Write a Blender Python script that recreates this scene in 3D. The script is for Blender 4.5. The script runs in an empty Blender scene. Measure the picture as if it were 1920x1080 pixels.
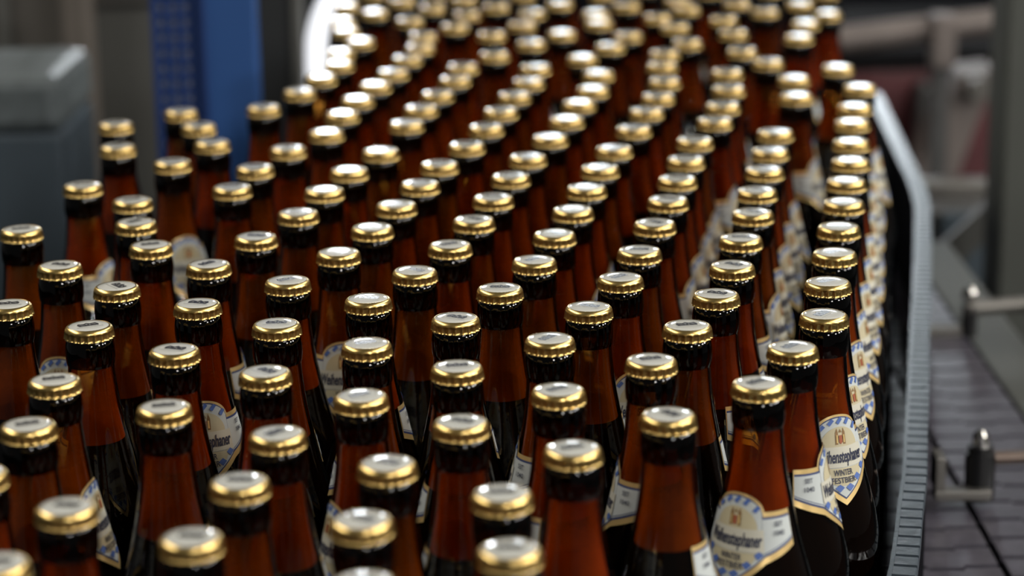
import bpy, bmesh, math, random
from mathutils import Vector, Matrix, Euler

scene = bpy.context.scene
C = scene.collection
R = math.radians
PI = math.pi

# ------------------------------------------------------------------ camera
CAM_H = 0.6155
cam_data = bpy.data.cameras.new('camera')
cam = bpy.data.objects.new('camera', cam_data)
C.objects.link(cam)
cam_data.sensor_width = 36.0
cam_data.lens = 36.0 * 4350.0 / 1920.0
cam_data.clip_start = 0.05
cam_data.clip_end = 60.0
cam.matrix_world = (Matrix.Translation((0, 0, CAM_H)) @ Matrix.Rotation(R(90 - 14.993), 4, 'X')
                    @ Matrix.Rotation(R(-0.9), 4, 'Z'))
cam_data.dof.use_dof = True
cam_data.dof.focus_distance = 1.335
cam_data.dof.aperture_fstop = 5.0
scene.camera = cam

# ------------------------------------------------------------------ world, light, exposure
world = bpy.data.worlds.new('hall_air')
scene.world = world
world.use_nodes = True
bg = world.node_tree.nodes['Background']
bg.inputs[0].default_value = (0.72, 0.72, 0.70, 1)
bg.inputs[1].default_value = 0.085

scene.view_settings.view_transform = 'Standard'
scene.view_settings.look = 'None'
scene.view_settings.gamma = 1.0
scene.view_settings.use_curve_mapping = False
scene.view_settings.exposure = 0.0
cy = scene.cycles
cy.max_bounces = 10
cy.transparent_max_bounces = 24
cy.sample_clamp_indirect = 6.0
cy.caustics_reflective = False
cy.caustics_refractive = False


def area(name, loc, target, sx, sy, power, col=(1, 1, 1)):
    l = bpy.data.lights.new(name, 'AREA')
    l.shape = 'RECTANGLE'
    l.size, l.size_y = sx, sy
    l.energy = power
    l.color = col
    o = bpy.data.objects.new(name, l)
    o.location = loc
    o.rotation_euler = (Vector(target) - Vector(loc)).to_track_quat('-Z', 'Y').to_euler()
    C.objects.link(o)
    return o


# daylight from the tall windows along the left of the hall
area('hall_window_light', (-2.2, 2.0, 2.45), (0, 1.7, 0.25), 4.4, 0.7, 70, (1.0, 0.95, 0.86))
# row of ceiling lamps on the right, receding
for k in range(5):
    area('ceiling_lamp', (2.0, -0.6 + 1.15 * k, 2.4), (0.2, 0.6 + 0.8 * k, 0.25), 0.95, 0.4, 16, (1.0, 0.95, 0.86))
# lamps further off in the hall, behind and to the right of the photographer
for lx, ly, lz in ((2.0, -5.2, 2.5), (5.6, -2.6, 2.7), (6.6, -0.2, 2.8), (6.9, 1.6, 2.8)):
    area('hall_lamp', (lx, ly, lz), (0, 1.6, 0.25), 0.7, 0.7, 110, (1.0, 0.97, 0.92))

# ------------------------------------------------------------------ helpers
def mat(name, color, rough=0.5, metal=0.0, spec=0.5, noise=None, bump=None, emit=None, coat=0.0):
    m = bpy.data.materials.new(name)
    m.use_nodes = True
    nt = m.node_tree
    b = nt.nodes['Principled BSDF']
    b.inputs['Base Color'].default_value = (*color, 1)
    b.inputs['Roughness'].default_value = rough
    b.inputs['Metallic'].default_value = metal
    b.inputs['Specular IOR Level'].default_value = spec
    b.inputs['Coat Weight'].default_value = coat
    if emit:
        b.inputs['Emission Color'].default_value = (*emit[0], 1)
        b.inputs['Emission Strength'].default_value = emit[1]
    if noise or bump:
        tc = nt.nodes.new('ShaderNodeTexCoord')
        n = nt.nodes.new('ShaderNodeTexNoise')
        n.inputs['Scale'].default_value = (noise or bump)[0]
        n.inputs['Detail'].default_value = 4
        nt.links.new(tc.outputs['Object'], n.inputs['Vector'])
        if noise:
            cr = nt.nodes.new('ShaderNodeValToRGB')
            a = noise[1]
            cr.color_ramp.elements[0].position = 0.3
            cr.color_ramp.elements[1].position = 0.7
            cr.color_ramp.elements[0].color = tuple(c * (1 - a) for c in color) + (1,)
            cr.color_ramp.elements[1].color = tuple(min(1, c * (1 + a)) for c in color) + (1,)
            nt.links.new(n.outputs['Fac'], cr.inputs['Fac'])
            nt.links.new(cr.outputs['Color'], b.inputs['Base Color'])
        if bump:
            bp = nt.nodes.new('ShaderNodeBump')
            bp.inputs['Strength'].default_value = bump[1]
            bp.inputs['Distance'].default_value = 0.002
            nt.links.new(n.outputs['Fac'], bp.inputs['Height'])
            nt.links.new(bp.outputs['Normal'], b.inputs['Normal'])
    return m


def glass_mat(name, tint, rough=0.04, bump=False):
    m = bpy.data.materials.new(name)
    m.use_nodes = True
    nt = m.node_tree
    nt.nodes.clear()
    out = nt.nodes.new('ShaderNodeOutputMaterial')
    mix = nt.nodes.new('ShaderNodeMixShader')
    fr = nt.nodes.new('ShaderNodeFresnel')
    fr.inputs['IOR'].default_value = 1.5
    tr = nt.nodes.new('ShaderNodeBsdfTransparent')
    lw = nt.nodes.new('ShaderNodeLayerWeight')
    lw.inputs['Blend'].default_value = 0.32
    mc = nt.nodes.new('ShaderNodeMix')
    mc.data_type = 'RGBA'
    mc.inputs['A'].default_value = (*tint, 1)
    mc.inputs['B'].default_value = (*[c ** 4 for c in tint], 1)      # longer path through the wall at grazing angles
    nt.links.new(lw.outputs['Facing'], mc.inputs['Factor'])
    nt.links.new(mc.outputs['Result'], tr.inputs['Color'])
    gl = nt.nodes.new('ShaderNodeBsdfGlossy')
    gl.inputs['Roughness'].default_value = rough
    nt.links.new(fr.outputs[0], mix.inputs[0])
    nt.links.new(tr.outputs[0], mix.inputs[1])
    nt.links.new(gl.outputs[0], mix.inputs[2])
    nt.links.new(mix.outputs[0], out.inputs['Surface'])
    if bump:                                   # fine condensation beads on the cold glass
        tc = nt.nodes.new('ShaderNodeTexCoord')
        v = nt.nodes.new('ShaderNodeTexVoronoi')
        v.inputs['Scale'].default_value = 420
        cr = nt.nodes.new('ShaderNodeValToRGB')
        cr.color_ramp.elements[0].color = (1, 1, 1, 1)
        cr.color_ramp.elements[1].color = (0, 0, 0, 1)
        cr.color_ramp.elements[1].position = 0.28
        bp = nt.nodes.new('ShaderNodeBump')
        bp.inputs['Strength'].default_value = 0.06
        bp.inputs['Distance'].default_value = 0.0008
        nt.links.new(tc.outputs['Object'], v.inputs['Vector'])
        nt.links.new(v.outputs['Distance'], cr.inputs['Fac'])
        nt.links.new(cr.outputs['Color'], bp.inputs['Height'])
        nt.links.new(bp.outputs['Normal'], gl.inputs['Normal'])
    return m


def film_mat(name, col, col2):
    m = bpy.data.materials.new(name)
    m.use_nodes = True
    nt = m.node_tree
    nt.nodes.clear()
    out = nt.nodes.new('ShaderNodeOutputMaterial')
    tr = nt.nodes.new('ShaderNodeBsdfTransparent')
    tl = nt.nodes.new('ShaderNodeBsdfTranslucent')
    df = nt.nodes.new('ShaderNodeBsdfDiffuse')
    oi = nt.nodes.new('ShaderNodeObjectInfo')          # each bottle a slightly different shade
    cr = nt.nodes.new('ShaderNodeValToRGB')
    cr.color_ramp.elements[0].color = (*col, 1)
    cr.color_ramp.elements[1].color = (*col2, 1)
    nt.links.new(oi.outputs['Random'], cr.inputs['Fac'])
    nt.links.new(cr.outputs['Color'], tl.inputs['Color'])
    nt.links.new(cr.outputs['Color'], df.inputs['Color'])
    m1 = nt.nodes.new('ShaderNodeMixShader')
    m1.inputs[0].default_value = 0.40
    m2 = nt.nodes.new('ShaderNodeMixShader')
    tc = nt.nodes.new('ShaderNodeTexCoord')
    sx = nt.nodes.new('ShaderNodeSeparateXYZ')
    mr = nt.nodes.new('ShaderNodeMapRange')               # film thins upward, imitating the shade below cap and collar
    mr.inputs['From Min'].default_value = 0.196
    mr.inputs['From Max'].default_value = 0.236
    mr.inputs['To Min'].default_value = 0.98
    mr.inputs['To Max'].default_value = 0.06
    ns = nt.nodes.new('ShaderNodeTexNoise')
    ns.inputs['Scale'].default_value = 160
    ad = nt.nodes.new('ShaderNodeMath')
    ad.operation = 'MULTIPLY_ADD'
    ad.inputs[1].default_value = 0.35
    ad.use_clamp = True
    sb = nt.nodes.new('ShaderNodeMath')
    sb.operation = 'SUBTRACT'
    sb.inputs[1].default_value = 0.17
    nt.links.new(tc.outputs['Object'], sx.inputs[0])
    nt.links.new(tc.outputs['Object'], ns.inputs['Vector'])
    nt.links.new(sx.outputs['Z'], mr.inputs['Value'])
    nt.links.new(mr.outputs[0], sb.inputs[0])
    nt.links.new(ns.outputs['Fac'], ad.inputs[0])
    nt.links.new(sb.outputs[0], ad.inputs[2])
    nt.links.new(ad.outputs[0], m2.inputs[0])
    nt.links.new(tl.outputs[0], m1.inputs[1])
    nt.links.new(df.outputs[0], m1.inputs[2])
    nt.links.new(tr.outputs[0], m2.inputs[1])
    nt.links.new(m1.outputs[0], m2.inputs[2])
    nt.links.new(m2.outputs[0], out.inputs['Surface'])
    return m


def mesh_from(name, verts, faces, mats=(), fmats=None, smooth=True):
    me = bpy.data.meshes.new(name)
    me.from_pydata(verts, [], faces)
    for m in mats:
        me.materials.append(m)
    if fmats:
        me.polygons.foreach_set('material_index', fmats)
    me.polygons.foreach_set('use_smooth', [smooth] * len(me.polygons))
    me.update()
    return me


def link(name, me, parent=None, loc=None, rot=None):
    o = bpy.data.objects.new(name, me)
    C.objects.link(o)
    if parent is not None:
        o.parent = parent
    if loc is not None:
        o.location = loc
    if rot is not None:
        o.rotation_euler = rot
    return o


def tag(o, label=None, cat=None, group=None, kind=None):
    if label:
        o['label'] = label
    if cat:
        o['category'] = cat
    if group:
        o['group'] = group
    if kind:
        o['kind'] = kind
    return o


def empty(name, loc, label, cat, group=None, rotz=0):
    o = link(name, None, loc=loc, rot=(0, 0, rotz))
    return tag(o, label, cat, group)


def lathe(name, prof, seg, mats, fm=None, cap_top=False, cap_bot=False):
    v, f, k = [], [], []
    n = len(prof)
    for i, (r, z) in enumerate(prof):
        for j in range(seg):
            a = 2 * PI * j / seg
            v.append((r * math.cos(a), r * math.sin(a), z))
    for i in range(n - 1):
        for j in range(seg):
            j2 = (j + 1) % seg
            f.append((i * seg + j, i * seg + j2, (i + 1) * seg + j2, (i + 1) * seg + j))
            k.append(fm(0.5 * (prof[i][1] + prof[i + 1][1])) if fm else 0)
    if cap_bot:
        f.append(tuple(range(seg))[::-1]); k.append(fm(prof[0][1]) if fm else 0)
    if cap_top:
        f.append(tuple((n - 1) * seg + j for j in range(seg))); k.append(fm(prof[-1][1]) if fm else 0)
    return mesh_from(name, v, f, mats, k)


class MB:
    """collects boxes, tubes and plates into one mesh"""
    def __init__(s):
        s.bm = bmesh.new()

    def box(s, x0, x1, y0, y1, z0, z1, bevel=0.0):
        r = bmesh.ops.create_cube(s.bm, size=1)
        vs = r['verts']
        for q in vs:
            q.co = Vector(((x0 + x1) / 2 + q.co.x * (x1 - x0), (y0 + y1) / 2 + q.co.y * (y1 - y0),
                           (z0 + z1) / 2 + q.co.z * (z1 - z0)))
        if bevel:
            es = list({e for q in vs for e in q.link_edges})
            bmesh.ops.bevel(s.bm, geom=es, offset=bevel, segments=2, affect='EDGES', profile=0.5)
        return s

    def tube(s, a, b, r, seg=20, r2=None):
        a, b = Vector(a), Vector(b)
        d = b - a
        q = d.to_track_quat('Z', 'Y').to_matrix().to_4x4()
        bmesh.ops.create_cone(s.bm, cap_ends=True, segments=seg, radius1=r, radius2=r if r2 is None else r2,
                              depth=d.length, matrix=Matrix.Translation((a + b) / 2) @ q)
        return s

    def prism(s, pts, axis, t0, t1):
        """extrude polygon pts (2D) along axis 'x','y','z' from t0 to t1"""
        def mk(p, t):
            return {'x': (t, p[0], p[1]), 'y': (p[0], t, p[1]), 'z': (p[0], p[1], t)}[axis]
        a = [s.bm.verts.new(mk(p, t0)) for p in pts]
        b = [s.bm.verts.new(mk(p, t1)) for p in pts]
        n = len(pts)
        s.bm.faces.new(a); s.bm.faces.new(b[::-1])
        for i in range(n):
            s.bm.faces.new((a[i], b[i], b[(i + 1) % n], a[(i + 1) % n]))
        bmesh.ops.recalc_face_normals(s.bm, faces=s.bm.faces)
        return s

    def mesh(s, name, m, smooth=False):
        me = bpy.data.meshes.new(name)
        s.bm.to_mesh(me)
        s.bm.free()
        me.materials.append(m)
        if smooth:
            me.polygons.foreach_set('use_smooth', [True] * len(me.polygons))
            try:
                me.set_sharp_from_angle(angle=R(35))
            except Exception:
                pass
        return me

    def build(s, name, m, parent=None, smooth=False):
        return link(name, s.mesh(name, m, smooth), parent)


# ------------------------------------------------------------------ materials
M = {}
M['glass'] = glass_mat('amber_glass', (0.78, 0.52, 0.20), 0.012, True)
M['thick'] = glass_mat('thick_amber_glass', (0.07, 0.028, 0.014), 0.012)
M['beer'] = mat('dark_beer', (0.003, 0.0014, 0.0007), 0.7, spec=0.05)
M['film'] = film_mat('neck_glow_film', (0.68, 0.185, 0.014), (0.48, 0.24, 0.034))  # translucent film added inside the neck to imitate light glowing through the glass
M['gold'] = mat('gold_lacquer', (0.80, 0.56, 0.20), 0.28, 1.0, noise=(900, 0.06))
M['goldline'] = mat('gold_dark_line', (0.22, 0.13, 0.035), 0.35, 1.0)  # darker gold for the recessed ring around the cap print
M['disc'] = mat('cap_print_white', (0.55, 0.55, 0.51), 0.08, 0.0, 0.6)
M['ink'] = mat('cap_print_ink', (0.045, 0.045, 0.05), 0.2, 0.0, 0.6)
M['inkgrey'] = mat('cap_print_grey', (0.22, 0.22, 0.21), 0.2, 0.0, 0.6)
M['lgold'] = mat('label_gold', (0.80, 0.57, 0.24), 0.35, 0.5)
M['lnavy'] = mat('label_navy', (0.035, 0.055, 0.16), 0.5)
M['lwhite'] = mat('label_white', (0.54, 0.575, 0.57), 0.55)
M['lcream'] = mat('label_cream', (0.53, 0.47, 0.31), 0.55)
M['lribbon'] = mat('label_ribbon', (0.58, 0.56, 0.47), 0.55)
M['lblue'] = mat('label_lozenge_blue', (0.08, 0.15, 0.42), 0.5)
M['lbrown'] = mat('label_crest_brown', (0.26, 0.15, 0.06), 0.5)
M['lred'] = mat('label_crest_red', (0.36, 0.10, 0.045), 0.5)
M['ltext'] = mat('label_text_ink', (0.02, 0.025, 0.06), 0.5)
M['rail'] = mat('rail_grey_plastic', (0.070, 0.088, 0.106), 0.28, noise=(160, 0.12), bump=(500, 0.15))
M['railblack'] = mat('rail_black_core', (0.005, 0.005, 0.007), 0.9, spec=0.03)
M['chain'] = mat('chain_grey_plastic', (0.072, 0.067, 0.085), 0.33, noise=(70, 0.25), bump=(200, 0.2))
M['chaindark'] = mat('chain_dark_plastic', (0.03, 0.03, 0.033), 0.5)
M['steel'] = mat('brushed_steel', (0.21, 0.20, 0.185), 0.42, 0.8, noise=(25, 0.15))
M['steeldark'] = mat('dark_steel', (0.075, 0.075, 0.075), 0.5, 0.4, noise=(18, 0.2))
M['black'] = mat('black_plastic', (0.012, 0.012, 0.013), 0.35)
M['greypaint'] = mat('grey_painted_steel', (0.092, 0.092, 0.085), 0.55, noise=(9, 0.06))
M['brownpaint'] = mat('brown_grey_paint', (0.075, 0.068, 0.06), 0.55, noise=(9, 0.1))
M['slate'] = mat('slate_blue_paint', (0.045, 0.062, 0.078), 0.5, noise=(12, 0.12))
M['slatetop'] = mat('slate_worn_top', (0.085, 0.10, 0.105), 0.5, noise=(60, 0.2))
M['blue'] = mat('blue_plastic', (0.019, 0.072, 0.235), 0.45, noise=(5, 0.05))
M['navy'] = mat('navy_plastic', (0.008, 0.030, 0.13), 0.45)
M['red'] = mat('red_brown_paint', (0.085, 0.022, 0.026), 0.5, noise=(14, 0.25))
M['pink'] = mat('dull_aluminium', (0.17, 0.145, 0.135), 0.5, 0.3, noise=(12, 0.12))
M['matblack'] = mat('matt_black_rubber', (0.006, 0.006, 0.007), 0.9, spec=0.1)
M['chrome'] = mat('chrome', (0.7, 0.69, 0.66), 0.15, 1.0)
M['rodbrown'] = mat('stained_rod', (0.16, 0.12, 0.10), 0.4, 0.5)
M['postgrey'] = mat('post_grey_green', (0.062, 0.066, 0.058), 0.55, noise=(8, 0.08))
M['pillar'] = mat('pillar_dull_brown', (0.11, 0.095, 0.082), 0.5, noise=(10, 0.1))
M['latticeback'] = mat('lattice_backing', (0.85, 0.88, 0.95), 0.6)
M['nightgrey'] = mat('night_grey_paint', (0.016, 0.018, 0.020), 0.5)
M['floor'] = mat('dark_floor', (0.012, 0.012, 0.013), 0.9, spec=0.15, noise=(3, 0.2))
M['wall'] = mat('dark_hall_wall', (0.008, 0.008, 0.011), 0.9, spec=0.1, noise=(2, 0.1))
M['pane'] = mat('bright_window_pane', (0.8, 0.8, 0.8), 0.4, emit=((0.90, 0.95, 1.0), 34.0))
M['pane2'] = mat('overcast_window_pane', (0.8, 0.8, 0.8), 0.4, emit=((0.86, 0.94, 1.0), 15.0))
M['glow'] = mat('strip_added_glow', (0.8, 0.8, 0.85), 0.4, emit=((0.93, 0.95, 1.0), 1.1))  # emission put in for the bright reflection on the curved strip

# ------------------------------------------------------------------ setting
tag(MB().box(-6, 6, -3, 9, -1.05, -1.0).build('floor', M['floor']), kind='structure')
def wall_with_windows(wins):
    xs = sorted({-6.0, 6.0} | {w[0] for w in wins} | {w[1] for w in wins})
    z0, z1 = wins[0][2], wins[0][3]
    mb = MB().box(-6, 6, 9.0, 9.2, -1.0, z0).box(-6, 6, 9.0, 9.2, z1, 4.0)
    for a, b in zip(xs[:-1], xs[1:]):
        if not any(abs(w[0] - a) < 1e-6 for w in wins):
            mb.box(a, b, 9.0, 9.2, z0, z1)
    return tag(mb.build('wall_back', M['wall']), kind='structure')

WINS = [(-1.14, -0.47, 1.0, 1.95, 'pane'), (0.08, 0.42, 1.0, 1.95, 'pane2'), (1.05, 1.58, 1.0, 1.95, 'pane2')]
wall_with_windows(WINS)
for k, (a, b, z0, z1, pm) in enumerate(WINS):
    w = MB().box(a, b, 9.08, 9.10, z0, z1).build('window_%d' % (k + 1), M[pm])
    tag(w, kind='structure')
    t = 0.03
    MB().box(a, b, 9.04, 9.12, z0, z0 + t).box(a, b, 9.04, 9.12, z1 - t, z1).box(a, a + t, 9.04, 9.12, z0, z1) \
        .box(b - t, b, 9.04, 9.12, z0, z1).build('window_frame', M['greypaint'], w)

# ------------------------------------------------------------------ bottle meshes
# profile: radius, height above the base
PROF = [(0.0285, 0.0004), (0.0318, 0.0018), (0.0335, 0.0055), (0.0338, 0.012), (0.0338, 0.06), (0.0338, 0.11),
        (0.0338, 0.126), (0.0336, 0.132), (0.0329, 0.139), (0.0315, 0.147), (0.0294, 0.155), (0.0268, 0.164),
        (0.0244, 0.172), (0.0224, 0.1795), (0.0205, 0.188), (0.0188, 0.196), (0.0172, 0.204), (0.0158, 0.2115),
        (0.0147, 0.219), (0.0138, 0.227), (0.0132, 0.2340), (0.01305, 0.2370), (0.0131, 0.2382), (0.0135, 0.2392), (0.01375, 0.2408),
        (0.01395, 0.2435), (0.01398, 0.2460), (0.01388, 0.2482), (0.01365, 0.2502), (0.0133, 0.2519), (0.0128, 0.2533), (0.0122, 0.2540),
        (0.0122, 0.256)]

def rad(z):
    for (r0, z0), (r1, z1) in zip(PROF[:-1], PROF[1:]):
        if z0 <= z <= z1:
            return r0 + (r1 - r0) * (z - z0) / (z1 - z0)
    return PROF[-1][0]

FILL = 0.1945
ME = {}
ME['glass'] = lathe('bottle_glass', PROF, 40, [M['glass'], M['thick']], lambda z: 1 if z > 0.2376 else 0, cap_bot=True)
zs = [0.005, 0.012, 0.06, 0.126, 0.139, 0.147, 0.155, 0.164, 0.172, 0.1795, 0.188, FILL]
ME['beer'] = lathe('beer', [(rad(z) - 0.0022, z) for z in zs], 28, [M['beer']], cap_bot=True, cap_top=True)
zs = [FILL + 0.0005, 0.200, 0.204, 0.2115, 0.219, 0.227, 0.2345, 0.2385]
ME['film'] = lathe('neck_glow_film', [(rad(z) - 0.0024, z) for z in zs], 28, [M['film']])

# crown cap with 21 flutes
def make_cap():
    seg = 21 * 8
    ZB = 0.2539
    rings = [  # radius, height, flute depth
        (0.01370, 0.0000, 0.00055), (0.01434, 0.0001, 0.00072), (0.01438, 0.0003, 0.00098), (0.01432, 0.0007, 0.00112), (0.01421, 0.0014, 0.00104),
        (0.01405, 0.0024, 0.00088), (0.01392, 0.0032, 0.00074), (0.01382, 0.0038, 0.00058), (0.01373, 0.0042, 0.00020), (0.01362, 0.0045, 0.0),
        (0.01338, 0.0053, 0.0), (0.01305, 0.0060, 0.0), (0.01260, 0.0065, 0.0), (0.01212, 0.00685, 0.0), (0.01175, 0.0070, 0.0),
        (0.01150, 0.0070, 0.0), (0.01138, 0.00685, 0.0), (0.01118, 0.00685, 0.0)]
    v, f, k = [], [], []
    for r, z, d in rings:
        for j in range(seg):
            a = 2 * PI * j / seg
            rr = r - 1.4 * d * abs(math.cos(10.5 * a)) ** 0.5
            v.append((rr * math.cos(a), rr * math.sin(a), ZB + z))
    for i in range(len(rings) - 1):
        for j in range(seg):
            j2 = (j + 1) % seg
            f.append((i * seg + j, i * seg + j2, (i + 1) * seg + j2, (i + 1) * seg + j))
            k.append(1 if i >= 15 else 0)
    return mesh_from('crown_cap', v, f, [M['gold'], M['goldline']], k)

ME['cap'] = make_cap()

def make_cap_print():
    ZT = 0.2539 + 0.00688
    v, f, k = [], [], []
    seg = 48
    prev = None
    for r, z in ((0.01122, -0.0001), (0.0109, 0.00008), (0.007, 0.00012), (0.0035, 0.00014)):
        cur = []
        for j in range(seg):
            a = 2 * PI * j / seg
            cur.append(len(v)); v.append((r * math.cos(a), r * math.sin(a), ZT + z))
        if prev:
            for j in range(seg):
                f.append((prev[j], prev[(j + 1) % seg], cur[(j + 1) % seg], cur[j])); k.append(0)
        prev = cur
    f.append(tuple(prev)); k.append(0)
    def poly(pts, mi, dz=0.0002):
        b = len(v)
        for x, y in pts:
            v.append((x * 0.00135, y * 0.00135 + 0.0006, ZT + dz))
        f.append(tuple(range(b, b + len(pts)))); k.append(mi)
    # heraldic emblem: compact dark crest with pale charges, a ribbon and a fine line
    poly([(-4.1, -1.3), (4.1, -1.3), (4.6, 1.0), (3.7, 3.1), (1.3, 2.5), (0, 3.7), (-1.3, 2.5), (-3.7, 3.1), (-4.6, 1.0)], 1)
    for q in ([(-0.9, 1.9), (-1.0, 0.9), (-0.1, 0.5), (-0.1, 2.1)], [(0.4, 0.9), (0.5, -0.6), (1.2, -0.3), (1.0, 0.7)],
              [(-3.3, 1.9), (-3.5, 1.3), (-2.0, 0.6), (-2.2, 1.2)], [(2.0, 1.8), (1.8, 1.3), (3.2, 0.2), (3.3, 0.9)],
              [(-2.9, -0.2), (-3.2, -0.7), (-1.6, -0.8), (-1.9, -0.3)]):
        poly(q, 2, 0.00026)
    poly([(-5.6, -2.9), (5.6, -2.9), (5.6, -2.6), (-5.6, -2.6)], 2)
    return mesh_from('cap_print', v, f, [M['disc'], M['ink'], M['inkgrey']], k)

ME['cap_print'] = make_cap_print()

# neck label, laid out in (angle, height) and wrapped on the shoulder cone; angle 0 faces -Y
PHI_E, PHI_S = 88.0, 43.0
def l_top(p):
    p = abs(p)
    return 0.1972 + (0.0092 * math.sqrt(max(0.0, 1 - (p / PHI_S) ** 2)) if p < PHI_S else 0.0)
def l_bot(p):
    p = abs(p)
    return 0.1562 + (0.0150 * p / PHI_S if p < PHI_S else 0.0150 + 0.0072 * (p - PHI_S) / (PHI_E - PHI_S))

def wrap(p, z, off):
    r = rad(z) + off
    a = R(p)
    return (r * math.sin(a), -r * math.cos(a), z)

class Lab:
    def __init__(s):
        s.v, s.f, s.k = [], [], []
    def strip(s, p0, p1, lo, hi, n, rows, off, mi):
        b = len(s.v)
        for i in range(n + 1):
            p = p0 + (p1 - p0) * i / n
            a, c = lo(p), hi(p)
            for j in range(rows + 1):
                s.v.append(wrap(p, a + (c - a) * j / rows, off))
        for i in range(n):
            for j in range(rows):
                q = b + i * (rows + 1) + j
                s.f.append((q, q + rows + 1, q + rows + 2, q + 1)); s.k.append(mi)
    def poly(s, pts, off, mi):
        b = len(s.v)
        for p, z in pts:
            s.v.append(wrap(p, z, off))
        s.f.append(tuple(range(b, b + len(pts)))); s.k.append(mi)

def make_label():
    L = Lab()
    L.strip(-PHI_E, PHI_E, l_bot, l_top, 72, 8, 0.00030, 0)
    # navy keyline and pale field on the two side bands
    for s in (-1, 1):
        a, b = s * 40.0, s * 86.5
        p0, p1 = min(a, b), max(a, b)
        L.strip(p0, p1, lambda p: l_bot(p) + 0.0034, lambda p: 0.1972 - 0.0024, 14, 6, 0.00045, 1)
        L.strip(p0, p1, lambda p: l_bot(p) + 0.0046, lambda p: 0.1972 - 0.0035, 14, 6, 0.00060, 2)
        L.strip(p0, p1, lambda p: l_bot(p) + 0.0052, lambda p: l_bot(p) + 0.0056, 14, 1, 0.00072, 1)
    # shield: blue edge, cream heart, ribbon
    def st(p, i):
        q = min(1.0, abs(p) / (PHI_S - i * 1500))
        return 0.1972 - 0.002 + (0.0112 - i) * math.sqrt(max(0.0, 1 - q * q))
    L.strip(-41, 41, lambda p: l_bot(p) + 0.0034, lambda p: max(l_bot(p) + 0.004, st(p, 0.0012)), 40, 8, 0.00050, 1)
    L.strip(-39.5, 39.5, lambda p: l_bot(p) + 0.0044, lambda p: max(l_bot(p) + 0.005, st(p, 0.0019)), 40, 8, 0.00065, 2)
    # lozenges along the arch and along the chevron
    for i in range(5):
        p = -32 + 16.0 * i
        zc = l_top(p) - 0.0034 - 0.0010 * (abs(p) > 30)
        L.poly([(p - 6.5, zc - 0.0008), (p - 1.5, zc - 0.0021), (p + 6.5, zc + 0.0008), (p + 1.5, zc + 0.0021)], 0.0011, 3)
    for i in range(6):
        p = -35 + 14.0 * i
        zc = l_bot(p) + 0.0072
        L.poly([(p - 6.0, zc + 0.0002), (p - 0.5, zc - 0.0022), (p + 6.0, zc + 0.0002), (p + 0.5, zc + 0.0022)], 0.0011, 3)
    L.strip(-33, 33, lambda p: 0.1885, lambda p: 0.1885 + 0.0112 * math.sqrt(max(0.0, 1 - (p / 33.5) ** 2)), 26, 5, 0.0009, 4)
    L.strip(-31, 31, lambda p: 0.1768 - 0.0098 * math.sqrt(max(0.0, 1 - (p / 31.5) ** 2)), lambda p: 0.1768, 26, 5, 0.0009, 4)
    L.strip(-42, 42, lambda p: 0.1772, lambda p: 0.1886, 34, 4, 0.00105, 5)
    return mesh_from('label', L.v, L.f, [M['lgold'], M['lnavy'], M['lwhite'], M['lblue'], M['lcream'], M['lribbon']], L.k)

ME['label'] = make_label()

def make_crest():
    L = Lab()
    L.poly([(-9, 0.1898), (9, 0.1898), (9, 0.1965), (-9, 0.1965)], 0.0011, 0)
    L.poly([(-9, 0.1965), (-4, 0.1965), (-6, 0.1990)], 0.0011, 0)
    L.poly([(4, 0.1965), (9, 0.1965), (6, 0.1990)], 0.0011, 0)
    L.poly([(-3, 0.1965), (3, 0.1965), (0, 0.1985)], 0.0011, 0)
    L.poly([(-3, 0.1912), (0, 0.1900), (3, 0.1912), (3, 0.1950), (-3, 0.1950)], 0.0013, 1)
    for s in (-1, 1):
        L.poly([(s * 6 - 1.5, 0.1908), (s * 6 + 1.5, 0.1908), (s * 6 + 1.2, 0.1952), (s * 6 - 1.2, 0.1952)], 0.0013, 2)
    return mesh_from('crest', L.v, L.f, [M['lbrown'], M['lred'], M['lgold']], L.k, smooth=False)

ME['crest'] = make_crest()

def text_mesh(items):
    """items: (string, centre angle, base height, letter height, width in degrees, shear, bold)"""
    V, F = [], []
    for s, pc, z0, hgt, wid, sh, bold in items:
        cu = bpy.data.curves.new('txt', 'FONT')
        cu.body = s
        cu.size = 1.0
        cu.shear = sh
        cu.offset = bold
        cu.align_x = 'CENTER'
        cu.resolution_u = 3
        o = bpy.data.objects.new('txt', cu)
        C.objects.link(o)
        bpy.context.view_layer.update()
        dg = bpy.context.evaluated_depsgraph_get()
        me = bpy.data.meshes.new_from_object(o.evaluated_get(dg))
        bm = bmesh.new(); bm.from_mesh(me)
        bmesh.ops.triangulate(bm, faces=bm.faces)
        xs = [q.co.x for q in bm.verts]
        x0, x1 = min(xs), max(xs)
        b = len(V)
        bm.verts.index_update()
        for q in bm.verts:
            p = pc + ((q.co.x - x0) / (x1 - x0) - 0.5) * wid
            V.append(wrap(p, z0 + q.co.y * hgt, 0.0013))
        for fc in bm.faces:
            F.append(tuple(b + q.index for q in fc.verts))
        bm.free()
        bpy.data.objects.remove(o); bpy.data.curves.remove(cu); bpy.data.meshes.remove(me)
    return mesh_from('lettering', V, F, [M['ltext']], smooth=False)

ME['lettering'] = text_mesh([
    ('Weihenstephaner', 0, 0.1800, 0.0096, 79, 0.20, 0.026),
    ('WINTER', 0, 0.1728, 0.0046, 28, 0, 0.014), ('FESTBIER', 0, 0.1687, 0.0044, 34, 0, 0.014),
    ('SEIT', 64, 0.1899, 0.0036, 13, 0, 0.008), ('1040', 64, 0.1853, 0.0036, 16, 0, 0.008),
    ('SEIT', -64, 0.1899, 0.0036, 13, 0, 0.008), ('1040', -64, 0.1853, 0.0036, 16, 0, 0.008)])

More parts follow.
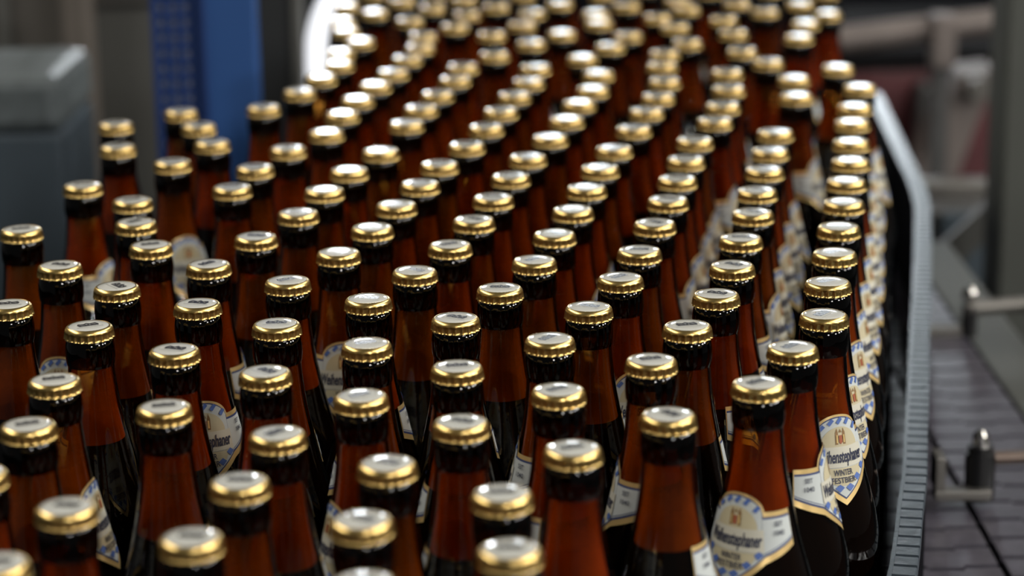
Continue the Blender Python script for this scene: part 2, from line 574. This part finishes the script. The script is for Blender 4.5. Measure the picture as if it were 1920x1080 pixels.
# ------------------------------------------------------------------ bottles
BOTTLES = [  # x, y, turn of the label (deg, 0 = towards the viewer side), turn of the cap, line from the rail, place from the front
    (-0.0026,0.9053,219,197,1,1), (-0.0059,0.9732,219,87,1,2), (0.0274,1.0328,189,58,1,3), (0.0756,1.0813,125,252,1,4), (0.1250,1.1308,-32,359,1,5),
    (0.1502,1.1944,92,109,1,6), (0.1755,1.2575,31,94,1,7), (0.1873,1.3285,55,311,1,8), (0.2011,1.3988,60,313,1,9), (0.2133,1.4674,75,164,1,10),
    (0.2267,1.5389,62,44,1,11), (0.2382,1.6064,70,294,1,12), (0.2512,1.6757,60,126,1,13), (0.2618,1.7460,66,52,1,14), (0.2741,1.8244,66,0,1,15),
    (0.2863,1.8929,60,183,1,16), (0.3038,1.9842,75,21,1,17), (0.2992,2.0866,188,56,1,18), (0.2864,2.2695,141,30,1,19), (0.3041,2.3594,174,322,1,20),
    (0.3355,2.4228,141,168,1,21), (0.3163,2.5019,175,161,1,22), (-0.0617,0.8717,143,3,2,1), (-0.0665,0.9424,199,207,2,2), (-0.0591,1.0156,215,255,2,3),
    (-0.0259,1.0749,208,240,2,4), (0.0228,1.1242,-118,217,2,5), (0.0730,1.1747,-104,73,2,6), (0.0971,1.2390,157,151,2,7), (0.1190,1.3051,106,114,2,8),
    (0.1347,1.3716,150,222,2,9), (0.1469,1.4412,123,22,2,10), (0.1619,1.5119,80,190,2,11), (0.1719,1.5791,62,190,2,12), (0.1847,1.6485,70,331,2,13),
    (0.1964,1.7168,60,279,2,14), (0.2085,1.7883,75,56,2,15), (0.2442,1.9464,80,198,2,16), (0.2528,2.0333,75,231,2,17), (0.2400,2.1256,149,199,2,18),
    (0.2228,2.1914,169,181,2,19), (0.2251,2.3033,195,85,2,20), (0.2241,2.3975,144,292,2,21), (0.2729,2.4495,190,107,2,22), (0.2494,2.5138,216,165,2,23),
    (0.3548,2.5777,206,250,2,24), (-0.1379,0.9245,179,352,3,1), (-0.1250,0.9945,215,54,3,2), (-0.1141,1.0617,164,31,3,3), (-0.0773,1.1194,-70,296,3,4),
    (-0.0295,1.1677,213,9,3,5), (0.0202,1.2175,-117,125,3,6), (0.0438,1.2812,165,114,3,7), (0.0652,1.3467,31,187,3,8), (0.0804,1.4130,199,54,3,9),
    (0.0946,1.4861,194,252,3,10), (0.1081,1.5554,80,224,3,11), (0.1195,1.6224,72,67,3,12), (0.1308,1.6899,80,181,3,13), (0.1432,1.7616,85,150,3,14),
    (0.1657,1.8411,80,236,3,15), (0.1785,1.9079,213,273,3,16), (0.1907,1.9883,146,316,3,17), (0.1973,2.0726,143,127,3,18), (0.1412,2.1161,151,0,3,19),
    (0.1483,2.1850,189,119,3,20), (0.1749,2.2476,168,230,3,21), (0.1704,2.3516,147,315,3,22), (0.1569,2.4196,207,215,3,23), (0.1915,2.4781,148,174,3,24),
    (0.1870,2.5481,178,49,3,25), (0.2269,2.6093,180,291,3,26), (0.2949,2.6098,216,86,3,27), (-0.2149,0.8988,178,148,4,1), (-0.1983,0.9647,210,179,4,2),
    (-0.1751,1.1067,150,41,4,3), (-0.1302,1.1639,177,143,4,4), (-0.0797,1.2135,212,74,4,5), (-0.0322,1.2622,163,98,4,6), (-0.0072,1.3262,169,7,4,7),
    (0.0141,1.3919,172,156,4,8), (0.0280,1.4606,144,32,4,9), (0.0420,1.5292,85,281,4,10), (0.0536,1.5973,95,293,4,11), (0.0658,1.6642,144,330,4,12),
    (0.0794,1.7344,195,29,4,13), (0.0988,1.8135,179,2,4,14), (0.1135,1.8880,176,227,4,15), (0.1273,1.9546,148,249,4,16), (0.1379,2.0313,201,155,4,17),
    (0.0811,2.0754,216,294,4,18), (0.0698,2.1647,217,218,4,19), (0.0988,2.2317,185,135,4,20), (0.1196,2.2997,201,217,4,21), (0.0942,2.3862,141,4,4,22),
    (0.0935,2.4542,141,242,4,23), (0.1294,2.5119,199,121,4,24), (0.1065,2.5999,213,81,4,25), (0.1610,2.6406,189,207,4,26), (-0.2475,1.0116,217,28,5,1),
    (-0.2381,1.0812,179,90,5,2), (-0.2392,1.1556,70,309,5,3), (-0.1838,1.2079,216,335,5,4), (-0.1328,1.2560,172,118,5,5), (-0.0841,1.3066,142,37,5,6),
    (-0.0592,1.3700,181,111,5,7), (-0.0390,1.4349,198,264,5,8), (-0.0247,1.5036,213,285,5,9), (-0.0121,1.5704,172,148,5,10), (0.0003,1.6394,185,321,5,11),
    (0.0134,1.7075,149,95,5,12), (0.0317,1.7828,161,19,5,13), (0.0466,1.8571,90,296,5,14), (0.0591,1.9292,204,234,5,15), (0.0731,1.9957,192,233,5,16),
    (0.0246,2.1139,175,132,5,17), (0.0225,2.2584,162,30,5,18), (0.0542,2.3186,173,127,5,19), (0.0147,2.3825,188,208,5,20), (0.0260,2.4648,205,2,5,21),
    (0.0569,2.5344,199,223,5,22), (0.0178,2.6071,184,5,5,23), (0.0679,2.6640,178,351,5,24), (-0.2386,1.2570,218,263,6,1), (-0.1831,1.3017,2,304,6,2),
    (-0.1351,1.3515,212,327,6,3), (-0.1092,1.4201,3,331,6,4), (-0.0914,1.4858,146,323,6,5), (-0.0785,1.5525,169,204,6,6), (-0.0647,1.6191,154,101,6,7),
    (-0.0524,1.6860,217,91,6,8), (-0.0333,1.7569,199,207,6,9), (-0.0187,1.8285,221,137,6,10), (-0.0069,1.8991,214,342,6,11), (0.0048,1.9708,189,335,6,12),
    (0.0176,2.0406,199,355,6,13), (-0.0133,2.1916,157,71,6,14), (-0.0164,2.3176,219,331,6,15), (-0.0548,2.3759,161,49,6,16), (-0.0436,2.4602,166,329,6,17),
    (-0.0125,2.5208,173,344,6,18), (-0.0491,2.5781,148,69,6,19), (-0.0829,2.6371,210,349,6,20), (-0.0249,2.6727,185,272,6,21), (-0.2938,1.3063,120,245,7,1),
    (-0.2369,1.3436,149,173,7,2), (-0.1880,1.3943,120,125,7,3), (-0.1660,1.4653,159,69,7,4), (-0.1442,1.5327,142,21,7,5), (-0.1317,1.6028,145,287,7,6),
    (-0.1184,1.6695,218,193,7,7), (-0.0987,1.7382,162,9,7,8), (-0.0835,1.8493,201,232,7,9), (-0.0739,1.9167,199,297,7,10), (-0.0619,1.9837,216,27,7,11),
    (-0.0483,2.0573,170,312,7,12), (-0.0425,2.1252,184,201,7,13), (-0.0958,2.1770,186,204,7,14), (-0.0860,2.2443,172,126,7,15), (-0.0857,2.3154,157,172,7,16),
    (-0.1031,2.4248,176,43,7,17), (-0.0822,2.5162,208,107,7,18), (-0.1170,2.5746,185,198,7,19), (-0.1524,2.6355,149,36,7,20), (-0.2809,1.3972,-15,162,8,1),
    (-0.2315,1.4466,217,199,8,2), (-0.2511,1.5117,164,204,8,3), (-0.2636,1.5785,211,200,8,4), (-0.1984,1.6156,191,230,8,5), (-0.1891,1.6843,212,84,8,6),
    (-0.1707,1.7529,186,96,8,7), (-0.1459,1.8167,166,351,8,8), (-0.1386,1.8957,141,28,8,9), (-0.1298,1.9636,149,272,8,10), (-0.1183,2.0333,157,141,8,11),
    (-0.1057,2.1001,154,344,8,12), (-0.3245,1.4957,188,152,9,1), (-0.3074,1.6305,60,339,9,2), (-0.2537,1.7082,25,150,9,3), (-0.2325,1.7813,208,91,9,4),
    (-0.2518,1.8518,175,206,9,5), (-0.2073,1.9301,213,20,9,6), (-0.1832,2.0057,195,43,9,7), (-0.1699,2.0777,156,79,9,8), (-0.1587,2.1512,186,332,9,9),
    (-0.1623,2.2191,218,195,9,10), (-0.1467,2.2853,210,115,9,11), (-0.1659,2.3572,200,252,9,12), (-0.1740,2.4248,153,94,9,13), (-0.1426,2.4851,155,101,9,14),
    (-0.1775,2.5435,209,344,9,15), (-0.3045,1.7699,216,46,10,1), (-0.3213,1.8643,219,232,10,2), (-0.2752,1.9165,146,85,10,3),
]

ORD = ['zeroth', 'first', 'second', 'third', 'fourth', 'fifth', 'sixth', 'seventh', 'eighth', 'ninth', 'tenth', 'eleventh',
       'twelfth', 'thirteenth', 'fourteenth', 'fifteenth', 'sixteenth', 'seventeenth', 'eighteenth', 'nineteenth', 'twentieth',
       'twenty-first', 'twenty-second', 'twenty-third', 'twenty-fourth', 'twenty-fifth', 'twenty-sixth', 'twenty-seventh', 'twenty-eighth']
LINE = {1: 'line touching the grey rail', 10: 'short outermost line at the far left'}
for x, y, ta, tc, ln, pl in BOTTLES:
    where = LINE.get(ln, '%s line from the grey rail' % ORD[ln])
    b = empty('beer_bottle', (x, y, 0.0), 'gold-capped amber bottle, %s, %s bottle from the front' % (where, ORD[pl]), 'bottle',
              'beer bottles crowded on the conveyor')
    view = math.atan2(x, y)                       # turn given relative to the aisle side the bottle is seen from
    b.rotation_euler.z = R(ta) - view
    link('glass', ME['glass'], b)
    link('beer', ME['beer'], b)
    link('neck_glow_film', ME['film'], b)
    c = link('crown_cap', ME['cap'], b, rot=(0, 0, R(tc)))
    cp = link('cap_print', ME['cap_print'], c, rot=(0, 0, R(-tc - ta) + view + R((tc * 7) % 110 - 55)))
    lb = link('neck_label', ME['label'], b)
    link('lettering', ME['lettering'], lb)
    link('crest', ME['crest'], lb)

# ------------------------------------------------------------------ guide rail (grey flexible strip with cross slits on a black core)
RAIL = [(0.135, 1.02), (0.178, 1.11), (0.207, 1.214), (0.222, 1.279), (0.233, 1.333), (0.247, 1.398), (0.261, 1.475), (0.279, 1.57), (0.309, 1.735),
        (0.321, 1.798), (0.346, 1.936), (0.367, 2.053), (0.388, 2.185), (0.402, 2.361), (0.414, 2.529), (0.43, 2.75)]
RZ = 0.117
def catmull(pts, n):
    out = []
    P = [Vector(p) for p in pts]
    P = [P[0] * 2 - P[1]] + P + [P[-1] * 2 - P[-2]]
    for i in range(1, len(P) - 2):
        for j in range(n):
            t = j / n
            a, b, c, d = P[i - 1], P[i], P[i + 1], P[i + 2]
            out.append(0.5 * ((2 * b) + (c - a) * t + (2 * a - 5 * b + 4 * c - d) * t * t + (3 * b - a - 3 * c + d) * t ** 3))
    out.append(P[-2])
    return out
def resample(pts, step):
    out = [pts[0]]; acc = 0
    for a, b in zip(pts[:-1], pts[1:]):
        L = (b - a).length
        while acc + L >= step:
            t = (step - acc) / L
            a = a + (b - a) * t
            out.append(a.copy()); L = (b - a).length; acc = 0
        acc += L
    return out
path = resample(catmull(RAIL, 12), 0.0155)
rail = empty('guide_rail', (path[0].x, path[0].y, 0), 'grey slotted plastic guide rail curving along the right edge of the bottles', 'guide rail')
ox, oy = path[0].x, path[0].y
def nrm(i):
    a = path[max(0, i - 1)]; b = path[min(len(path) - 1, i + 1)]
    t = (b - a).normalized()
    return Vector((t.y, -t.x))           # to the right of travel (away from the bottles)
W = 0.0158
def sweep(name, i0, i1, o0, o1, z0, z1, m):
    v, f = [], []
    for i in range(i0, i1 + 1):
        n = nrm(i)
        for o, z in ((o0, z0), (o1, z0), (o1, z1), (o0, z1)):
            q = path[i] + n * o
            v.append((q.x - ox, q.y - oy, z))
    k = i1 - i0
    for i in range(k):
        for j in range(4):
            a = i * 4 + j; b = i * 4 + (j + 1) % 4
            f.append((a, b, b + 4, a + 4))
    f.append((3, 2, 1, 0)); f.append(tuple(k * 4 + j for j in range(4)))
    return link(name, mesh_from(name, v, f, [m], smooth=False), rail)
sweep('core', 0, len(path) - 1, 0.0004, W - 0.0004, 0.002, RZ - 0.0090, M['railblack'])
sweep('edge_bead', 0, len(path) - 1, 0.0, 0.0024, RZ - 0.004, RZ + 0.0002, M['rail'])
for i in range(len(path) - 1):            # one grey segment between each pair of slits
    a, b = path[i], path[i + 1]
    d = (b - a) * 0.115
    v = []
    for p, n in ((a + d, nrm(i)), (b - d, nrm(i + 1))):
        for o, z in ((0.0025, RZ - 0.010), (W, RZ - 0.010), (W, RZ - 0.0004), (W - 0.0006, RZ), (0.0025, RZ)):
            q = p + n * o
            v.append((q.x - ox, q.y - oy, z))
    f = [(0, 1, 6, 5), (1, 2, 7, 6), (2, 3, 8, 7), (3, 4, 9, 8), (4, 0, 5, 9), (4, 3, 2, 1, 0), (5, 6, 7, 8, 9)]
    link('rail_segment', mesh_from('rail_segment', v, f, [M['rail']], smooth=False), rail)

# ------------------------------------------------------------------ conveyor chains
PITCH, CW = 0.0381, 0.0826
def link_mesh(name, m):
    g = 0.0030
    h = PITCH / 2
    s = 0.0045
    pts = [(-CW / 2 + .0005, -h + g), (-CW * .12, -h + g), (-CW * .12, -h + g - s), (CW * .2, -h + g - s), (CW * .2, -h + g), (CW / 2 - .0005, -h + g),
           (CW / 2 - .0005, h - g), (CW * .2, h - g), (CW * .2, h - g - s), (-CW * .12, h - g - s), (-CW * .12, h - g), (-CW / 2 + .0005, h - g)]
    return MB().prism(pts, 'z', -0.005, 0.0).mesh(name, m)
LM = link_mesh('chain_link', M['chain'])
for ci, (cx, lab) in enumerate([(0.2985, 'grey plastic slat chain beside the guide rail'),
                                (0.3855, 'second grey plastic slat chain out from the rail, under the black clamp knob')]):
    y0, n = (1.20, 44) if ci == 0 else (1.20, 40)
    ch = empty('conveyor_chain', (cx, y0, -0.0005), lab, 'conveyor chain', 'slat chains')
    MB().box(-CW / 2 + .003, CW / 2 - .003, -0.02, n * PITCH, -0.012, -0.007).build('chain_core', M['chaindark'], ch)
    for k in range(n):
        link('chain_link', LM, ch, loc=(0, k * PITCH + (0.016 if ci else 0), 0))
LMS = {}
for k in range(8):
    cx = 0.2135 - 0.085 * k
    mb = MB()
    nl = 50 if k < 6 else 36
    xl = max(cx - CW / 2, -0.244) if k == 5 else cx - CW / 2
    for q in range(nl):
        yy = 0.75 + q * PITCH
        mb.box(xl, cx + CW / 2, yy + .0008, yy + PITCH - .0008, -0.006, -0.0006)
    mb.box(xl + .003, cx + CW / 2 - .003, 0.75, 0.75 + nl * PITCH, -0.014, -0.006)
    o = mb.build('conveyor_chain', M['chaindark'])
    tag(o, 'dark slat chain beneath the bottles, %s from the guide rail' % ORD[k + 1], 'conveyor chain', 'slat chains under the bottles')

fr = empty('conveyor', (0.0, 1.8, -0.9), 'dark steel conveyor bed under the bottles', 'conveyor')
MB().box(-0.44, 0.43, -1.1, 0.33, 0.82, 0.884).box(-0.24, 0.43, 0.33, 0.88, 0.82, 0.884).build('bed', M['steeldark'], fr)
for sx in (-0.40, 0.39):
    for yy in ((-0.9, 0.25) if sx < 0 else (-0.9, 0.0, 0.8)):
        MB().box(sx - .025, sx + .025, yy - .025, yy + .025, -0.1, 0.82).build('leg', M['steeldark'], fr)

# ------------------------------------------------------------------ clamps and rods to the right of the rail
def px_tube(name, a, b, r, m, parent, seg=20):
    return MB().tube(a, b, r, seg).build(name, m, parent, True)

cl = empty('rail_clamp', (0.350, 1.65, 0.0), 'black clamp knob with a shiny cap and steel arm on the grey slat chain', 'clamp')
MB().tube((0, 0, 0.004), (0, 0, 0.040), 0.0115, 28).tube((0, 0, 0.040), (0, 0, 0.046), 0.0095, 28).build('knob', M['black'], cl, True)
MB().tube((0, 0, 0.046), (0, 0, 0.054), 0.0062, 20).tube((0, 0, 0.054), (0, 0, 0.058), 0.0062, 20, 0.003).build('cap_nut', M['chrome'], cl, True)
MB().tube((0.010, -0.002, 0.036), (0.30, 0.01, 0.040), 0.0052, 18).build('rod', M['rodbrown'], cl, True)
MB().box(-0.0365, 0.006, -0.018, -0.004, 0.008, 0.0155, 0.001).build('arm', M['steel'], cl)
MB().box(-0.0365, -0.029, -0.018, 0.006, 0.0155, 0.042, 0.001).build('tab', M['steel'], cl)

c2 = empty('rail_bracket', (0.430, 2.10, 0.0), 'steel rod with a chrome knob further back beside the rail', 'clamp')
MB().tube((0, 0, 0.0), (0, 0, 0.030), 0.0075, 20).build('stem', M['black'], c2, True)
bmk = MB(); bmesh.ops.create_uvsphere(bmk.bm, u_segments=20, v_segments=12, radius=0.0075, matrix=Matrix.Translation((0, 0, 0.040)))
bmk.build('knob', M['chrome'], c2, True)
MB().tube((-0.004, 0.0, 0.026), (0.2, 0.01, 0.036), 0.0075, 18).build('rod', M['steel'], c2, True)
MB().box(-0.062, -0.008, -0.006, 0.006, 0.000, 0.010, 0.001).build('foot', M['steel'], c2)

sf = empty('side_frame', (0.4345, 1.0, -0.9), 'steel side frame plate along the outer edge of the slat chains', 'frame')
MB().box(0.0, 0.05, 0.0, 1.5, 0.0, 0.892, 0.002).build('plate', M['postgrey'], sf)
MB().box(0.05, 0.056, 0.05, 1.45, 0.80, 0.86, 0.002).build('skirt', M['steeldark'], sf)

# ------------------------------------------------------------------ right background
pa, pb = (0.553, 2.55, 0.072), (0.619, 2.55, 0.071)
po = empty('steel_post', (pa[0], 2.55, -1.0), 'grey-green square post at the right edge', 'post')
MB().box(0, pb[0] - pa[0], 0, 0.09, 0.0, 2.6, 0.004).build('column', M['postgrey'], po)
MB().box(-0.03, pb[0] - pa[0] + 0.03, -0.03, 0.12, 0.0, 0.02).build('base_plate', M['steeldark'], po)

a, b = (0.466, 3.4, 0.074), (0.815, 3.4, 0.109)
pi = empty('handrail_pipe', (0, 0, 0), 'dull aluminium pipe running across behind the far bottles at right', 'pipe')
MB().tube(a, b, 0.021, 24).build('pipe', M['pink'], pi, True)
q = (0.636, 3.37, 0.094)
MB().box(q[0] - .016, q[0] + .016, q[1] - .02, q[1] + .03, q[2] - .055, q[2] + .022, 0.004).build('clamp', M['pink'], pi)
MB().box(q[0] - .012, q[0] + .012, q[1] + .0, q[1] + .03, -1.0, q[2] - .055).build('stanchion', M['steeldark'], pi)

a, b = (0.528, 3.75, -0.028), (0.975, 3.75, -0.258)
mc = empty('machine_housing', ((a[0] + b[0]) / 2, 3.75, -1.0), 'dark red machine housing behind the pipe at right', 'machine')
hx = (b[0] - a[0]) / 2
MB().box(-hx, hx, 0, 0.5, 0.0, a[2] + 1.0, 0.01).build('body', M['red'], mc)
MB().box(-hx - .01, hx + .01, -0.01, 0.51, a[2] + 1.0, a[2] + 1.03, 0.005).build('top', M['matblack'], mc)
u = (0.684, 3.7, -0.057)
MB().box(u[0] - mc.location.x - .02, u[0] - mc.location.x + .03, -0.05, 0.0, 0.3, a[2] + 0.98, .004).build('door_seam_post', M['steeldark'], mc)

p = [(0.688, 3.5, 0.004), (0.747, 3.5, 0.009), (0.71, 3.5, -0.092), (0.686, 3.5, -0.167), (0.622, 3.5, -0.166), (0.654, 3.5, -0.078)]
cu = empty('discharge_chute', (p[4][0], 3.5, -1.0), 'dull grey slanting sheet metal chute in front of the red housing', 'chute')
MB().prism([(w[0] - p[4][0], w[2] + 1.0) for w in p], 'y', 0.0, 0.10).build('sheet', M['pink'], cu)
k = (0.715, 3.46, -0.014)
MB().tube((k[0] - p[4][0], -0.035, k[2] + 1.0), (k[0] - p[4][0], 0.0, k[2] + 1.0), 0.018, 24).build('boss', M['steel'], cu, True)
MB().box(0.0, 0.02, 0.02, 0.08, 0.0, p[4][2] + 1.0 + .01).build('leg', M['steeldark'], cu)

a, b = (0.536, 2.95, -0.058), (0.696, 2.95, -0.046)
cb = empty('cross_beam', (0, 0, 0), 'pale steel cross beam behind the bend of the guide rail', 'beam')
MB().box(a[0], b[0], 2.95, 2.99, a[2] - .014, a[2] + .016, 0.003).build('beam', M['steel'], cb)
MB().box(b[0] - .05, b[0], 2.955, 2.985, -1.0, a[2] - .014).build('leg', M['steeldark'], cb)

a, b = (0.502, 2.72, -0.108), (0.595, 2.72, -0.02)
br = empty('diagonal_brace', (a[0], 2.72, a[2]), 'grey diagonal flat brace below the pale cross beam', 'brace')
dx, dz = b[0] - a[0], b[2] - a[2]
L = math.hypot(dx, dz); nx, nz = -dz / L * .017, dx / L * .017
MB().prism([(nx, nz), (-nx, -nz), (dx - nx, dz - nz), (dx + nx, dz + nz)], 'y', 0, 0.012).build('bar', M['greypaint'], br)

a, b = (0.501, 2.86, -0.057), (0.707, 2.86, -0.276)
gb = empty('gearbox', ((a[0] + b[0]) / 2, 2.86, -1.0), 'dark slate gearbox cabinet behind the diagonal brace', 'machine')
hx = (b[0] - a[0]) / 2
MB().box(-hx, hx, 0.0, 0.07, 0.0, a[2] + 1.0, 0.006).build('body', M['steeldark'], gb)
u = (0.594, 2.86, -0.118)
MB().box(u[0] - gb.location.x - .05, u[0] - gb.location.x + .06, -0.012, 0.0, u[2] + 1 - .07, u[2] + 1 + .06, .004).build('cover', M['slate'], gb)

# ------------------------------------------------------------------ left background
a, b = (-0.73, 2.45, 0.201), (-0.481, 2.45, 0.197)
t, m_ = (-0.508, 2.45, 0.202), (-0.512, 2.45, 0.139)
wc = empty('control_cabinet', ((a[0] + b[0]) / 2, 2.45, -1.0), 'slate blue cabinet with a paler worn lid at the left edge', 'cabinet')
hx = (b[0] - a[0]) / 2
MB().box(-hx, hx, 0, 0.20, 0, m_[2] + 1.0, 0.006).build('body', M['slate'], wc)
MB().box(-hx, hx + .001, -0.003, 0.203, m_[2] + 1.0, t[2] + 1.0, 0.014).build('lid', M['slatetop'], wc)

a, b = (-1.009, 3.2, 0.186), (-0.609, 3.2, 0.18)
tb = empty('steel_tank', ((a[0] + b[0]) / 2, 3.2, -1.0), 'dark brown-grey tank wall behind the slate cabinet', 'machine')
hx = (b[0] - a[0]) / 2
MB().box(-hx, hx, 0, 0.3, 0, 2.0, 0.01).build('panel', M['brownpaint'], tb)
MB().box(-hx + .2, -hx + .23, -0.012, 0.0, 0.1, 1.9, .002).build('rib', M['steeldark'], tb)
u = (-0.676, 3.19, 0.183)
MB().box(u[0] - tb.location.x - .03, u[0] - tb.location.x - .012, -0.012, 0.0, 0.1, 1.9, .002).build('rib', M['greypaint'], tb)

a, b = (-0.565, 2.92, 0.218), (-0.529, 2.92, 0.218)
pl = empty('support_pillar', ((a[0] + b[0]) / 2, 2.92, -1.0), 'dull brown vertical pillar between slate cabinet and grey panel', 'post')
hx = (b[0] - a[0]) / 2
MB().box(-hx, hx, 0, 0.05, 0, 2.0, 0.006).build('column', M['pillar'], pl)
MB().box(-hx - .01, hx + .01, -0.01, 0.06, 0, 0.02).build('base_plate', M['steeldark'], pl)

a, b = (-0.54, 2.98, 0.21), (-0.447, 2.98, 0.208)
gp = empty('guard_panel', ((a[0] + b[0]) / 2, 2.98, -1.0), 'plain grey painted guard panel left of the blue crates', 'panel')
hx = (b[0] - a[0]) / 2
t = (-0.502, 2.98, 0.202)
MB().box(-hx, hx, 0, 0.02, 0, t[2] + 1.0, 0.003).build('sheet', M['greypaint'], gp)
MB().box(-hx, hx, -0.008, 0.025, t[2] + 1.0, t[2] + 1.03, 0.004).build('top_rail', M['steel'], gp)

# blue perforated stack: bars with gaps in front of a pale backing
a, b = (-0.353, 2.3, 0.301), (-0.307, 2.3, 0.3)
x0, x1 = a[0], b[0]
wd = x1 - x0
bs = empty('blue_crate_tower', ((x0 + x1) / 2, 2.30, -1.0), 'navy blue plastic lattice with rows of small openings, left of the plain blue panel', 'crate')
MB().box(-wd / 2, wd / 2, 0.012, 0.03, 0.0, 1.6).build('backing', M['latticeback'], bs)
for cx in (0.0, 24.5, 49.0, 73.5):
    cx = -wd / 2 + (cx + 2) / 88 * wd
    MB().box(cx - .0036, cx + .0036, 0.0, 0.012, 0.0, 1.6, 0.0012).build('upright', M['navy'], bs)
MB().box(-wd / 2 + 0.84 * wd, wd / 2, 0.0, 0.012, 0.0, 1.6, 0.0012).build('edge_board', M['navy'], bs)
zt = (-0.329, 2.3, 0.301)[2] + 1.0
pz = 0.0183 * 2.39 / 2.83
zz = zt - pz * 27
while zz < zt + 0.12:
    MB().box(-wd / 2, wd / 2, 0.001, 0.011, zz - 0.0038, zz + 0.0038, 0.001).build('bar', M['navy'], bs)
    zz += pz

a, b = (-0.306, 2.3, 0.3), (-0.251, 2.3, 0.3)
bp = empty('blue_partition', ((a[0] + b[0]) / 2, 2.30, -1.0), 'smooth bright blue plastic panel beside the lattice', 'panel')
hx = (b[0] - a[0]) / 2
MB().box(-hx + .0005, hx, 0, 0.03, 0, 1.7, 0.003).build('sheet', M['blue'], bp)
MB().box(-hx, -hx + .005, -0.004, 0.0, 0, 1.7, 0.001).build('edge_strip', M['navy'], bp)

a, b = (-0.327, 3.0, 0.203), (-0.279, 3.0, 0.203)
dc = empty('dark_cabinet', ((a[0] + b[0]) / 2, 3.0, -1.0), 'near-black narrow cabinet right of the blue panel', 'cabinet')
hx = (b[0] - a[0]) / 2
MB().box(-hx, hx, 0, 0.2, 0, 1.8, 0.004).build('body', M['nightgrey'], dc)
MB().box(hx, hx + .012, -0.01, 0.03, 0, 1.8, 0.002).build('corner_post', M['greypaint'], dc)

# curved strip; its emission stands in for window light reflected in metal
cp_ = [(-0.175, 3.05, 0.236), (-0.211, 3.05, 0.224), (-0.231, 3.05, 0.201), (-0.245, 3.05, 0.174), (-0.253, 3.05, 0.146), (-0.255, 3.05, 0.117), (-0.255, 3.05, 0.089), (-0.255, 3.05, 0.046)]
il = empty('glowing_strip', (cp_[-1][0], 3.05, cp_[-1][2]), 'curved white strip with added glow behind the far left bottles', 'bright strip')
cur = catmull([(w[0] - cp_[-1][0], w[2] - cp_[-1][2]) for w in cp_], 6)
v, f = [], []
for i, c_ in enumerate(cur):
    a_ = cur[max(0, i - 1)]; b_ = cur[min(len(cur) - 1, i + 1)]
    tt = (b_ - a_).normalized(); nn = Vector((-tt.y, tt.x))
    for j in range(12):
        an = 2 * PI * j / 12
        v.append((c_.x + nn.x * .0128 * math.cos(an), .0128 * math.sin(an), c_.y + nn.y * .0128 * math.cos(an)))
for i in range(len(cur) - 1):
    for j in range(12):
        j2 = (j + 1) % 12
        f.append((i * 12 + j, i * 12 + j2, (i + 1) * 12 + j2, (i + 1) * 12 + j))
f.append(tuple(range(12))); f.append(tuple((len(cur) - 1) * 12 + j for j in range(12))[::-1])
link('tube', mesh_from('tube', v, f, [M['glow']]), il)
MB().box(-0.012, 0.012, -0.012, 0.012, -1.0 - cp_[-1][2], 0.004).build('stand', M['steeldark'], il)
